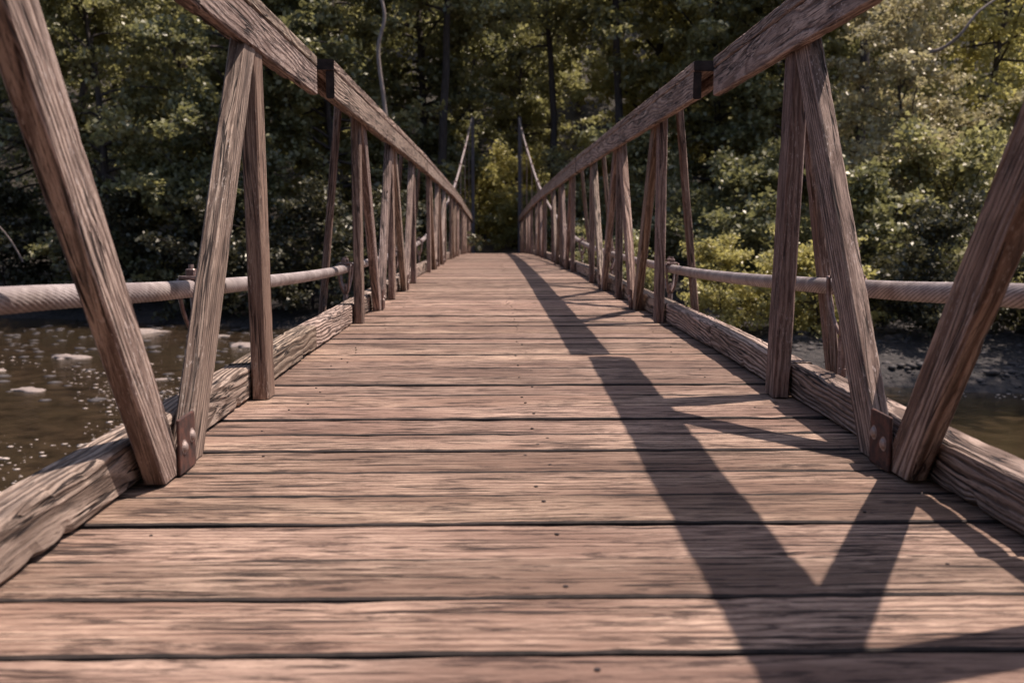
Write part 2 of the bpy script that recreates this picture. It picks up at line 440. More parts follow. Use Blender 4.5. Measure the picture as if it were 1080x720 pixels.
def timber(name, A, B, wdir, w, t, mat, near=True, cutz=False, rough=0.0022, ch=0.005, label=None, parent=True, tone=None, tw=0.0, step=0.035):
    """a sawn timber from A to B; w measured along wdir, t across; worn edges; grain runs A to B"""
    A = Vector(A); B = Vector(B)
    ax = (B - A); Ln = ax.length; ax.normalize()
    wd = Vector(wdir); wd = (wd - ax * wd.dot(ax)).normalized()
    td = ax.cross(wd)
    n = max(2, int(Ln / step)) if near else 2
    hw, ht = w / 2, t / 2
    sec = []
    m_ = 3 if near else 1       # extra points on the wide faces let them undulate
    c = ch
    corners = [(-hw, -ht), (hw, -ht), (hw, ht), (-hw, ht)]
    for i, (a, b) in enumerate(corners):
        a0, b0 = corners[i - 1]; a1, b1 = corners[(i + 1) % 4]
        d0 = Vector((a0 - a, b0 - b)).normalized(); d1 = Vector((a1 - a, b1 - b)).normalized()
        sec.append((a + d0.x * c, b + d0.y * c, 1)); sec.append((a + d1.x * c, b + d1.y * c, 1))
        if near:
            for q in range(1, 3):
                f = q / 3
                sec.append((a + (a1 - a) * f, b + (b1 - b) * f, 0))
    k = len(sec)
    sd = rnd.uniform(0, 500)
    po = (rnd.uniform(-60, 60), rnd.choice((-1, 1)) * rnd.uniform(.02, .10), rnd.choice((-1, 1)) * rnd.uniform(.02, .09), rnd.uniform(-.03, .03), rnd.uniform(-.03, .03))
    V = []; Wc = []
    for i in range(n + 1):
        s = Ln * i / n
        for j, (a, b, ed) in enumerate(sec):
            da = db = 0.0
            if near:
                nz = mnoise.noise(Vector((s * 4, j * 3.7 + sd, 0)))
                n2 = mnoise.noise(Vector((s * 45, (j // 2) * 5.1 + sd, 9)))
                amt = rough * (1.0 if ed else .45)
                k1 = nz * amt * .7 + n2 * amt * .45
                if ed and n2 > .3: k1 -= (n2 - .3) * .016 * rough / .0022
                r_ = math.hypot(a, b)
                da = a / r_ * k1; db = b / r_ * k1
                bow = mnoise.noise(Vector((s * .8, sd, 4))) * .003
                da += bow
            s2 = s
            if cutz and i in (0, n):
                # saw the ends level
                if abs(ax.z) > .2: s2 = s - (wd.z * a + td.z * b) / ax.z
            elif cutz and n > 4:
                f = min(i, n - i)
                if f < 5 and abs(ax.z) > .2: s2 = s - (wd.z * a + td.z * b) / ax.z * (1 - f / 5)
            if not cutz and near and i in (0, n): s2 += mnoise.noise(Vector((a * 40, b * 40, sd))) * .003
            V.append(A + ax * s2 + wd * (a + da) + td * (b + db))
            Wc.append((s2 + po[0], a + po[1] + po[3] * s2, b + po[2] + po[4] * s2))
    F = []
    for i in range(n):
        for j in range(k):
            j2 = (j + 1) % k
            F.append((i * k + j, i * k + j2, (i + 1) * k + j2, (i + 1) * k + j))
    org = (A + B) / 2
    mb = MB(); mb.add([p - org for p in V], F, Wc)
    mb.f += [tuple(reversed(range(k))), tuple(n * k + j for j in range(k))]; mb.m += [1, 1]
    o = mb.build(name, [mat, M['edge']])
    tn = tone if tone else rnd.uniform(.82, 1.1)
    vattr(o.data, 'pid', [(tn, tn * rnd.uniform(.97, 1.02), tn * rnd.uniform(.95, 1.03))] * len(V))
    o.location = org
    if parent: bpart(o, label)
    return o

# ---- deck (planks are the surface of one deck)
def build_deck():
    mb = MB(); pid = []
    GAPS = {1.22: .008, 1.413: .009, 1.583: .002, 1.767: .005, 1.958: .009, 2.154: .004}
    edges = [1.22, 1.413, 1.583, 1.767, 1.958, 2.154]
    y = 2.154
    while y < 36.2:
        y += .19 + rnd.uniform(-.008, .006); edges.append(y)
    y = 1.22; pre = []
    while y > -13.3:
        y -= .19 + rnd.uniform(-.006, .006); pre.append(y)
    edges = pre[::-1] + edges
    for y0, y1 in zip(edges, edges[1:]):
        near = .3 < y0 < 9
        n = 46 if near else 3
        g_lo = GAPS.setdefault(round(y0, 4), (rnd.choice((.002, .004, .006, .009)) if y0 < 9 else rnd.choice((.002, .004, .008))))
        g_hi = GAPS.setdefault(round(y1, 4), (rnd.choice((.002, .004, .006, .009)) if y0 < 9 else rnd.choice((.002, .004, .008))))
        a, b = y0 + g_lo / 2, y1 - g_hi / 2
        x0 = CX0 - .935 + rnd.uniform(-.012, .012); x1 = CX0 + .935 + rnd.uniform(-.012, .012)
        zc = dz((y0 + y1) / 2); sl = (dz(y1) - dz(y0)) / (y1 - y0)
        dzp = rnd.uniform(-.003, .002); th = .045; tilt = rnd.uniform(-.012, .012)
        sd = rnd.uniform(0, 900); cup = rnd.uniform(-.002, .0012)
        w = b - a
        # cross-section from front bottom round the top to the back bottom
        prof = [(0, -th), (0, -.014), (.0012, -.0045), (.006, -.001), (w * .2, 0), (w * .4, 0), (w * .6, 0), (w * .8, 0), (w - .006, -.001), (w - .0012, -.0045), (w, -.014), (w, -th)]
        k = len(prof); V = []; Wc = []
        po = (rnd.uniform(-90, 90), rnd.uniform(-.3, .3), rnd.choice((-1, 1)) * rnd.uniform(.03, .2))
        for i in range(n + 1):
            x = x0 + (x1 - x0) * i / n
            for j, (q, z) in enumerate(prof):
                zz = z; yy = a + q
                if near:
                    if 2 <= j <= 9:
                        zz += mnoise.noise(Vector((x * 2.2, q * 26 + sd, 1))) * .0022
                        zz += cup * (1 - abs(q / w - .5) * 2)
                        if j in (3, 8): zz += min(0, mnoise.noise(Vector((x * 14, j * 9 + sd, 7))) * .004)
                    if j <= 3: yy += mnoise.noise(Vector((x * 5, sd, 2))) * .0028 + mnoise.noise(Vector((x * 26, sd, 12))) * .0012
                    if j >= 8: yy += mnoise.noise(Vector((x * 5, sd, 5))) * .0028 + mnoise.noise(Vector((x * 26, sd, 15))) * .0012
                V.append((x, yy, zc + zz + dzp + (q - w / 2) * (tilt + sl)))
                Wc.append((x + po[0], q + po[1], z + po[2]))
        F = []
        for i in range(n):
            for j in range(k - 1):
                F.append((i * k + j, (i + 1) * k + j, (i + 1) * k + j + 1, i * k + j + 1))
            F.append((i * k + k - 1, (i + 1) * k + k - 1, (i + 1) * k, i * k))
        F.append(tuple(range(k))); F.append(tuple(reversed([n * k + j for j in range(k)])))
        F = [tuple(reversed(f)) for f in F]
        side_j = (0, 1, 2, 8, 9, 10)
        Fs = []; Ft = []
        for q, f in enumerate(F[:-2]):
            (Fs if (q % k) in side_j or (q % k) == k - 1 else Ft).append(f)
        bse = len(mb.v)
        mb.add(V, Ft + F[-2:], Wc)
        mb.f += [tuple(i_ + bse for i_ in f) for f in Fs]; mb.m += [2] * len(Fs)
        tn = rnd.uniform(.76, 1.16)
        pid += [(tn, tn * rnd.uniform(.98, 1.01), tn * rnd.uniform(.97, 1.02))] * len(V)
        if 0.9 < y0 < 14:
            for lx in (-.68, .03, .66):
                for fq in (.26, .74):
                    if rnd.random() < (.35 if abs(lx) < .1 else .7): continue
                    nx = CX0 + lx + rnd.gauss(0, .02); ny = a + w * fq + rnd.uniform(-.012, .012)
                    nr = .0042 if abs(lx) < .1 else .0034
                    zt = zc + dzp + .0022 + (ny - a - w / 2) * (tilt + sl)
                    ring = [(nx + nr * math.cos(t_ * .785), ny + nr * math.sin(t_ * .785), zt) for t_ in range(8)]
                    low = [(p[0], p[1], zt - .004) for p in ring]
                    b_ = [tuple(range(8))] + [(q, (q + 8), (q + 1) % 8 + 8, (q + 1) % 8) for q in range(8)]
                    mb.add(ring + low, b_, None, 1); pid += [(1, 1, 1)] * 16
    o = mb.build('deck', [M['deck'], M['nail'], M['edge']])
    vattr(o.data, 'pid', pid)
    bpart(o)
build_deck()

# ---- understructure
for s in (-.68, .03, .66):
    for a, b in zip(HINGE, HINGE[1:]):
        timber('stringer', (CX0 + s, a + .01, dz(a) - .135), (CX0 + s, b - .01, dz(b) - .135), (0, 0, 1), .17, .07, M['post'], near=False, tone=.7)

class _BR(dict):
    def __missing__(s, k):
        s[k] = M['beam_brown'] if (k[3] == 0) == (rnd.random() < .75) else M['beam']
        return s[k]
BR = _BR()
def post_ys(k):
    """post positions inside the section that starts at hinge k"""
    h = HINGE[k]
    if abs(h - (4.15 - SEC)) < .01: return [-.6, 1.30, 3.05]
    if abs(h - 4.15) < .01: return [5.28, 7.0, 8.92]
    return [h + 1.1, h + 2.9, h + 4.75]
nsec = len(HINGE) - 1
for side in (-1, 1):
    X = lambda lat: CX0 + side * lat
    allp = []
    for k in range(nsec):
        h0, h1 = HINGE[k], HINGE[k + 1]
        P3 = post_ys(k)
        near = -3 < (h0 + h1) / 2 < 15
        vnear = -3 < (h0 + h1) / 2 < 8
        jl = rnd.uniform(-.006, .006); jz = rnd.uniform(-.006, .006)
        g0 = h0 + .005; g1 = h1 - .014
        s0 = s1 = jl; ptop = .095
        if abs(h1 - 4.15) < .01: g1 = h1 - .05; jz = .008; s0 = -.04; s1 = .055; ptop = -.095
        if side > 0 and ptop < 0: s0 = -.06; s1 = .068
        sh = lambda y: s0 + (s1 - s0) * (y - h0) / (h1 - h0)
        sl = (dz(h1) - dz(h0)) / (h1 - h0)
        zr = lambda y: dz(min(y, 36)) + RAILZ + jz
        lab = None
        st = .03 if vnear else .08
        timber('rail_cap', (X(.805 + s0), g0, zr(g0) + .133), (X(.805 + s1), g1, zr(g1) + .133), (1, 0, 0), .134, .043, M['beam'], near, step=st, rough=.0018, ch=.005)
        timber('rail_board', (X(.7555 + s0), g0 + .003, zr(g0) + .055), (X(.7555 + s1), g1 - .003, zr(g1) + .055), (0, 0, 1), .111, .034, M['beam'], near, step=st, rough=.0016)
        timber('rail_board', (X(.852 + s0), g0 + .02, zr(g0) + .085), (X(.852 + s1), g1 - .03, zr(g1) + .085), (0, 0, 1), .05, .037, M['beam'], near, step=st, rough=.0018)
        ft, tp = (0, 0) if ptop > 0 else (.013, .034) if side > 0 else (0, .010)   # this truss leans outwards a little
        for p in P3:
            pl_ = X(.801 + (.03 if abs(p - 1.3) < .01 else 0))
            timber('post', (pl_, p, dz(p) + .004), (pl_ + side * tp * (p > 2), p, zr(p) + abs(ptop)), (0, 1, 0), .098, .050 if ptop < 0 else .044, M['post'], near, rough=.0012, step=.04)
            allp.append(p)
        for (pa, pb) in ((P3[0], P3[1]), (P3[1], P3[2])):
            f = (pa + pb) / 2
            if abs(pa - 1.3) < .01: f = 2.165
            # brace leaning back to the nearer post, then the one leaning on to the farther post
            timber('brace', (X(.796) + side * ft, f - .072, dz(f) + .004), (X(.796) + side * ft, pa + (.10 if ptop > 0 else .04), zr(pa) + .09), (0, 1, 0), .108, .044, BR[(side, k, round(f, 1), 0)] if near else M['post'], near, cutz=True, rough=.0013)
            timber('brace', (X(.796) + side * ft, f + .082, dz(f) + .004), (X(.796) + side * tp, pb - (.10 if ptop > 0 else .05), zr(pb) + .09), (0, 1, 0), .108, .044, BR[(side, k, round(f, 1), 1)] if near else M['post'], near, cutz=True, rough=.0013)
            # gusset plate with its two bolts at the brace feet
            pl = MB(); box_mb(pl, (0, 0, 0), (.007, .112, .122), .0018)
            c = Vector((X(.7685) + side * ft, f, dz(f) + .063))
            o = pl.build('gusset_plate', M['rust']); o.location = c; bpart(o)
            if near:
                for (by, bz) in ((-.026, -.004), (.030, .010)):
                    bm_ = MB()
                    pts = []; 
                    for q in range(5):
                        a_ = q / 4 * math.pi / 2
                        pts.append((-side * (.0035 + .0085 * math.sin(a_)), 0, 0, .0125 * math.cos(a_) + .0004))
                    tube_mb(bm_, [(p_[0], 0, 0) for p_ in pts], [p_[3] for p_ in pts], 14)
                    tube_mb(bm_, [(0, 0, 0), (-side * .0046, 0, 0)], .0165, 14)
                    b = bm_.build('bolt', M['bolt'], o, smooth=False); b.location = (0, by, bz)
        # outrigger braces by the outer posts
        for p in (P3[0], P3[2]):
            q = p + .07
            timber('outrigger', (X(1.03), q, dz(q) - .14), (X(.866), q, zr(q) - .004) if ptop < 0 else (X(.899), q, zr(q) + .13), (0, 1, 0), .048, .036, M['post'], near, rough=.0015, tone=1.0)
            timber('cross_beam', (X(1.06), q + .07, dz(q) - .27), (X(-.0), q + .07, dz(q) - .27), (0, 0, 1), .12, .075, M['post'], False, tone=.7)
    # kerb pieces between posts
    ks = [HINGE[0] + .05] + allp[0:] + [HINGE[-1]]
    cuts = [HINGE[0] + .05] + [p for p in allp if all(abs(p - post_ys(k)[1]) > .05 for k in range(nsec))] + [HINGE[-1]]
    for a, b in zip(cuts, cuts[1:]):
        near = -1 < (a + b) / 2 < 13
        j = rnd.uniform(-.003, .004)
        # follow the hinge if one lies between
        hs = [h for h in HINGE if a + .2 < h < b - .2]
        seq = [a + .008] + hs + [b - .008]
        for q0, q1 in zip(seq, seq[1:]):
            e = .002 if q0 in hs else 0
            timber('kerb', (X(.8745 + j), q0 + e, dz(q0) + .055), (X(.8745 + j), q1, dz(q1) + .055), (0, 0, 1), .1, .083, M['kerb'], near, step=.03, rough=.0040, ch=.007)

# ---- suspension cables, modelled with their lay of strands
CAB = [(-13.3, 3.0), (-8, 1.62), (-4, .86), (-1, .56), (.6, .455), (1.8, .405), (2.6, .362), (4.3, .294), (5.7, .262), (8.5, .245), (11.6, .275), (14.5, .43), (18, .745), (21.4, 1.12), (25, 1.75), (29, 2.62), (33.9, 3.86)]
CL = [(-13.3, .935), (12, .935), (21.4, .95), (27, .90), (33.9, .79)]
def interp(tab, y):
    for (a, va), (b, vb) in zip(tab, tab[1:]):
        if y <= b: return va + (vb - va) * (y - a) / (b - a)
    return tab[-1][1]
def cab_z(y):
    for i in range(len(CAB) - 1):
        if y <= CAB[i + 1][0] or i == len(CAB) - 2:
            p0 = CAB[max(i - 1, 0)]; p1 = CAB[i]; p2 = CAB[i + 1]; p3 = CAB[min(i + 2, len(CAB) - 1)]
            h = p2[0] - p1[0]; t = (y - p1[0]) / h
            m1 = (p2[1] - p0[1]) / (p2[0] - p0[0]); m2 = (p3[1] - p1[1]) / (p3[0] - p1[0])
            return ((2 * t**3 - 3 * t**2 + 1) * p1[1] + (t**3 - 2 * t**2 + t) * h * m1 + (-2 * t**3 + 3 * t**2) * p2[1] + (t**3 - t**2) * h * m2)
for side in (-1, 1):
    ys = [-13.3]
    while ys[-1] < 33.9: ys.append(ys[-1] + (.006 if .9 < ys[-1] < 6.5 else .25))
    ys[-1] = 33.9
    ys = np.array(ys)
    seg = 96; strands = 18
    th = np.linspace(0, 2 * np.pi, seg, endpoint=False)
    zc = np.array([cab_z(y) for y in ys]); xc = np.array([CX0 + side * interp(CL, y) for y in ys])
    tws = ys * 2 * np.pi / 0.46 * side
    ph = strands * (th[None, :] - tws[:, None])
    gr = np.abs(np.cos(ph / 2)) ** .6
    rad = .0222 + .0024 * gr
    dzv = np.gradient(zc, ys); nrm = np.sqrt(1 + dzv ** 2)
    V = np.stack([xc[:, None] + rad * np.cos(th), ys[:, None] - rad * np.sin(th) * (dzv / nrm)[:, None], zc[:, None] + rad * np.sin(th) * (1 / nrm)[:, None]], -1).reshape(-1, 3)
    i = np.arange(len(ys) * seg).reshape(len(ys), seg)
    j = np.roll(i, -1, 1)
    F = np.stack([i[:-1], i[1:], j[1:], j[:-1]], -1).reshape(-1, 4)
    me = np_mesh('cable', V, F, True); g3 = gr.reshape(-1); vattr(me, 'groove', np.stack([g3, g3, g3], -1))
    o = link('cable', me, M['cable']); bpart(o)
    # backstay down to its anchor
    mb = MB(); x = CX0 + side * .79
    tube_mb(mb, [(x, 33.9, 3.86), (x + side * .1, 38, 1.9), (x + side * .2, 42.5, ground_z(x, 42.5) - .1)], .024, 8)
    bpart(mb.build('backstay', M['cable'], smooth=True))

# ---- hangers: saddle clamp over the cable, pear-shaped strap, coupling nut and rod
def hanger(side, y):
    x = CX0 + side * interp(CL, y); zc = cab_z(y); zb = dz(y) - .3
    mb = MB()
    tube_mb(mb, [(0, 0, -.085), (0, 0, zb - zc)], .0085, 10)
    tube_mb(mb, [(0, .030, -.14), (0, .030, zb - zc)], .0055, 8)
    o = mb.build('hanger_rod', M['hanger'], smooth=False); o.location = (x, y, zc); bpart(o)
    c = MB()
    tilt = Matrix.Rotation(math.atan((cab_z(y + .1) - cab_z(y - .1)) / .2), 3, 'X')
    box_mb(c, (0, 0, .031), (.062, .135, .010), .002, tilt)
    for e in (-.052, .052):
        box_mb(c, tilt @ Vector((0, e, .046)), (.026, .026, .020), .003, tilt)
        tube_mb(c, [tilt @ Vector((0, e, .055)), tilt @ Vector((0, e, .068))], .0075, 8)
    a = c.build('clamp', M['hanger'], o)
    s = MB()
    for sg in (-1, 1):
        pts = []
        for q in range(15):
            t = q / 14
            w = .030 * math.cos(t * math.pi / 2) ** .6 + .004
            yy = .052 * (1 - t) + .022 * math.sin(t * math.pi)
            pts.append((sg * w, yy - .0, .030 - t * .175))
        tube_mb(s, pts, .0065, 8)
        pts = [(p[0], -p[1], p[2]) for p in pts]
        tube_mb(s, pts, .0065, 8)
    s.build('strap', M['hanger'], o, smooth=True)
    n_ = MB(); tube_mb(n_, [(0, 0, -.185), (0, 0, -.145)], .0155, 6); n_.build('nut', M['hanger'], o)
    n_ = MB(); tube_mb(n_, [(0, 0, -.26), (0, 0, -.238)], .014, 6)
    n_.build('nut', M['hanger'], o)
for side in (-1, 1):
    y = 2.85 - 2.85 * 5
    while y < 33:
        if y > -13: hanger(side, y)
        y += 2.85
y = 2.85 - 2.85 * 5
while y < 33:
    if y > -13: timber('floor_beam', (CX0 - 1.06, y, dz(y) - .27), (CX0 + 1.06, y, dz(y) - .27), (0, 0, 1), .12, .08, M['post'], False, tone=.7)
    y += 2.85

# ---- far tower
TY = 33.95
for s in (-1, 1):
    x = CX0 + .03 + s * .79
    timber('tower_leg', (x, TY, ground_z(x, TY) - .2), (x, TY, 3.92), (1, 0, 0), .11, .14, M['tower'], False, tone=1)
for z, h in ((-.95, .12),):
    timber('tower_beam', (CX0 + .03 - .73, TY, z), (CX0 + .03 + .73, TY, z), (0, 0, 1), h, .09, M['tower'], False, tone=1)
mb = MB(); box_mb(mb, (CX0, 34.9, -1.55), (2.3, 1.7, 1.2), .03)
bpart(mb.build('abutment', M['darkstone']))

# ------------------------------------------------------------------ vegetation
def curve_pts(p0, d0, L, n, droop, rg, wob=.12):
    P = [np.array(p0, float)]; d = np.array(d0, float)
    for i in range(n):
        d = d + rg.normal(0, wob, 3) + np.array([0, 0, -droop])
        d /= np.linalg.norm(d)
        P.append(P[-1] + d * L / n)
    return np.array(P)

def tubes_np(curves, seg=6):
    Vs = []; Fs = []; b = 0
    for pts, r in curves:
        n = len(pts)
        t = np.gradient(pts, axis=0); t /= np.linalg.norm(t, axis=1)[:, None] + 1e-9
        ref = np.array([.31, .17, .93]) if abs(t[0][2]) < .9 else np.array([1., .1, 0])
        a = np.cross(t, ref); a /= np.linalg.norm(a, axis=1)[:, None] + 1e-9
        c = np.cross(t, a)
        q = np.linspace(0, 2 * np.pi, seg, endpoint=False)
        V = pts[:, None, :] + (a[:, None, :] * np.cos(q)[None, :, None] + c[:, None, :] * np.sin(q)[None, :, None]) * np.asarray(r)[:, None, None]
        i = np.arange(n * seg).reshape(n, seg) + b; j = np.roll(i, -1, 1)
        Fs.append(np.stack([i[:-1], j[:-1], j[1:], i[1:]], -1).reshape(-1, 4)); Vs.append(V.reshape(-1, 3)); b += n * seg
    return np.concatenate(Vs), np.concatenate(Fs)

def leaves_np(C, size, rg, up=0.75):
    """one small folded rhombus leaf per centre"""
    n = len(C)
    nrm = rg.normal(0, 1, (n, 3)) * (1 - up) + np.array([0, 0, 1]) * up
    nrm /= np.linalg.norm(nrm, axis=1)[:, None]
    h = rg.normal(0, 1, (n, 3)); h -= nrm * (h * nrm).sum(1)[:, None]; h /= np.linalg.norm(h, axis=1)[:, None]
    s = np.cross(nrm, h)
    l = (size * rg.uniform(.6, 1.3, n))[:, None]; w = l * .33
    V = np.stack([C - h * l * .5, C + s * w + h * l * .05 + nrm * w * .3, C + h * l * .55 - nrm * l * .08, C - s * w + h * l * .05 + nrm * w * .3], 1)
    F = np.arange(n * 4).reshape(n, 4)
    lv = np.clip(rg.normal(.5, .28, n), 0, 1)
    return V.reshape(-1, 3), F, np.repeat(lv, 4)

def tree_np(seed, H, Rr, z0, nb, nt, nl, leaf, up=.75, trunk_r=.16, shape='oval', lean=0.0, spread=.13):
    rg = np.random.default_rng(seed)
    tr = curve_pts((0, 0, -.3), (lean, rg.normal(0, .03), 1), H * .95, 14, -.01, rg, .035)
    rr = np.linspace(trunk_r, trunk_r * .15, 15)
    curves = [(tr, rr)]
    C = []
    for i in range(nb):
        f = (i + rg.uniform(0, 1)) / nb
        z = z0 + (H * .93 - z0) * f
        k = min(13.99, max(0, (z + .3) / (H * .95) * 14)); k0 = int(k)
        base = tr[k0] + (tr[k0 + 1] - tr[k0]) * (k - k0)
        az = i * 2.399 + rg.uniform(-1.2, 1.2)
        if shape == 'oval': L = Rr * (math.sin(math.pi * (f * .82 + .14))) ** .7
        else: L = Rr * (1.05 - f * .85)
        L *= rg.uniform(.45, 1.3)
        el = rg.uniform(-.15, .65) + f * .35
        b = curve_pts(base, (math.cos(az) * math.cos(el), math.sin(az) * math.cos(el), math.sin(el)), L, 7, .05, rg, .17)
        curves.append((b, np.linspace(max(.012, rr[k0] * .45), .008, 8)))
        for t in range(nt):
            ft = rg.uniform(.22, 1.0)
            kk = ft * 6.99; q0 = int(kk)
            p = b[q0] + (b[q0 + 1] - b[q0]) * (kk - q0)
            d = b[q0 + 1] - b[q0]; d /= np.linalg.norm(d)
            sd = np.cross(d, [0, 0, 1.]) * rg.choice([-1, 1]) * rg.uniform(.4, 1.2) + d * rg.uniform(.2, .9)
            sd += rg.normal(0, .38, 3); sd /= np.linalg.norm(sd)
            tl = (1.25 - ft * .6) * Rr * .24 * rg.uniform(.6, 1.3)
            tw = curve_pts(p, sd, tl, 4, .07, rg, .22)
            u = rg.uniform(0, 3.999, nl); ui = u.astype(int)
            pp = tw[ui] + (tw[ui + 1] - tw[ui]) * (u - ui)[:, None]
            C.append(pp + rg.normal(0, 1, (nl, 3)) * np.array([spread, spread, spread * .5]))
    C = np.concatenate(C)
    return curves, C, rg

def make_tree_meshes(key, leaf, seed, up=.75, **kw):
    curves, C, rg = tree_np(seed, leaf=leaf, up=up, **kw)
    C = C[(C[:, 2] < 9.5) | (rg.uniform(0, 1, len(C)) < .36)]     # sparser high canopy lets sun flecks through
    V, F = tubes_np(curves)
    tm = np_mesh(key + '_trunk', V, F, True)
    V, F, lv = leaves_np(C, leaf, rg, up)
    cm = np_mesh(key + '_crown', V, F)
    vattr(cm, 'lv', np.stack([lv, lv, lv], -1))
    return tm, cm

PROTO = {}
def proto(key, **kw): PROTO[key] = make_tree_meshes(key, **kw)
proto('edgeA', seed=1, leaf=.18, H=15, Rr=4.4, z0=.8, nb=74, nt=11, nl=46, up=.5, spread=.13)
proto('edgeB', seed=2, leaf=.18, H=13, Rr=3.9, z0=.6, nb=66, nt=11, nl=46, up=.5, spread=.13)
proto('tallA', seed=3, leaf=.20, H=20, Rr=5.2, z0=3.5, nb=74, nt=11, nl=46, trunk_r=.26, up=.5, spread=.15)
proto('tallB', seed=4, leaf=.20, H=18, Rr=4.6, z0=2.4, nb=74, nt=11, nl=46, trunk_r=.22, up=.5, spread=.15)
proto('pole', seed=9, leaf=.20, H=21, Rr=4.6, z0=8.5, nb=60, nt=11, nl=46, trunk_r=.2, up=.5, spread=.15)
proto('shrubA', seed=5, leaf=.135, H=3.4, Rr=2.2, z0=.1, nb=34, nt=11, nl=26, trunk_r=.05, up=.45)
proto('shrubB', seed=6, leaf=.125, H=2.4, Rr=1.9, z0=.05, nb=30, nt=11, nl=26, trunk_r=.04, up=.45)
proto('pale', seed=8, leaf=.14, H=9, Rr=3.3, z0=.3, nb=64, nt=14, nl=28, up=.4, trunk_r=.10, spread=.13)
mesh_cache = {}
def plant(name, key, x, y, rz, sc, leafm, label, cat, group, bark='bark', zs=1.0, dz_=0.0):
    e = empty(name, (x, y, ground_z(x, y) + dz_)); tag(e, label, cat, group)
    tm, cm = PROTO[key]
    for nm, me, mt in (('trunk' if cat == 'tree' else 'stem', tm, M[bark]), ('crown' if cat == 'tree' else 'foliage', cm, M[leafm])):
        ck = (me.name, mt.name)
        if ck not in mesh_cache:
            m2 = me.copy(); m2.materials.clear(); m2.materials.append(mt); mesh_cache[ck] = m2
        o = bpy.data.objects.new(nm, mesh_cache[ck]); COL.objects.link(o); o.parent = e
    e.rotation_euler = (0, 0, rz); e.scale = (sc, sc, sc * zs)
    return e
G1 = 'trees at the edge of the far bank'
T = [
 # name, key, x, y, rot, scale, leaf, label
 ('broadleaf_tree', 'edgeA', -17.0, 34.0, .3, 1.0, 'leaf_dark', 'dark broadleaf tree at the far left edge, seen left of the big leaning brace', G1),
 ('broadleaf_tree', 'edgeB', -12.6, 33.2, 1.9, 1.1, 'leaf_mid', 'broadleaf tree with bright speckled leaves between the two nearest left braces', G1),
 ('broadleaf_tree', 'tallB', -8.8, 32.6, 4.0, .9, 'leaf_dark', 'dark tree overhanging the river behind the nearest left post', G1),
 ('broadleaf_tree', 'edgeB', -5.2, 34.5, 2.6, 1.1, 'leaf_mid', 'dark shaded tree behind the left handrail joint', G1),
 ('broadleaf_tree', 'tallB', -2.6, 38.0, 5.2, 1.0, 'leaf_dark', 'tall dark-trunked tree just left of the far tower', G1),
 ('broadleaf_tree', 'edgeB', 1.0, 46.0, .5, 1.0, 'leaf_mid', 'sunlit yellow-green tree framed between the tower posts', G1),
 ('broadleaf_tree', 'tallB', 6.0, 39.5, 3.3, 1.05, 'leaf_bright', 'tall tree with a straight dark trunk just right of the far tower', G1),
 ('broadleaf_tree', 'edgeA', 8.0, 35.0, 1.2, 1.0, 'leaf_mid', 'layered leafy tree above the middle of the right handrail', G1),
 ('broadleaf_tree', 'edgeB', 10.0, 32.5, 2.2, 1.0, 'leaf_mid', 'leafy tree behind the right handrail joint', G1),
 ('broadleaf_tree', 'tallB', 12.8, 36.5, .9, 1.0, 'leaf_mid', 'dark-trunked tree behind the nearest right post', G1),
 ('broadleaf_tree', 'edgeA', 16.6, 34.5, 5.0, 1.05, 'leaf_bright', 'yellow-green sunlit tree filling the top right corner', G1),
 ('broadleaf_tree', 'edgeB', 24.5, 40.0, 3.9, 1.1, 'leaf_bright', 'sunlit tree at the right edge behind the sunny grass', G1),
 ('pale_leaved_tree', 'pale', 11.2, 27.5, .4, .95, 'leaf_pale', 'smaller tree with pale glinting leaves right of the nearest right brace', G1),
 ('broadleaf_tree', 'tallA', -11.5, 40.0, 1.1, 1.0, 'leaf_mid', 'tall tree behind the others, above the nearest left post', G1),
 ('broadleaf_tree', 'tallA', 8.6, 42.0, 2.9, 1.05, 'leaf_mid', 'tall tree behind the layered one, upper right of centre', G1),
 ('broadleaf_tree', 'tallB', -7.0, 42.0, 4.4, 1.1, 'leaf_mid', 'tall tree behind the handrail joint, upper left of centre', G1),
 ('bare_stemmed_tree', 'pole', 14.6, 18.6, .4, .85, 'leaf_dark', 'tall tree on the gravel bank just past the right edge, shading the gravel', G1),
 ('bare_stemmed_tree', 'pole', -2.15, 35.0, .9, 1.0, 'leaf_mid', 'tree with a straight bare dark trunk rising just left of the far tower cable', G1),
 ('bare_stemmed_tree', 'pole', 2.3, 37.0, 2.9, .9, 'leaf_mid', 'tree with a slender dark trunk rising just right of the far tower cable', G1),
 ('bare_stemmed_tree', 'pole', 4.9, 35.5, 3.9, 1.0, 'leaf_mid', 'tree with a dark trunk above the middle of the right handrail', G1),
 ('bare_stemmed_tree', 'pole', 11.3, 31.5, 1.9, 1.05, 'leaf_mid', 'tree with a dark trunk beside the top of the first right brace', G1),
]
for (nm, key, x, y, rz, sc, lm, lab, gp) in T:
    plant(nm, key, x, y, rz, sc, lm, lab, 'tree', gp)
G2 = 'shrubs along the far bank'
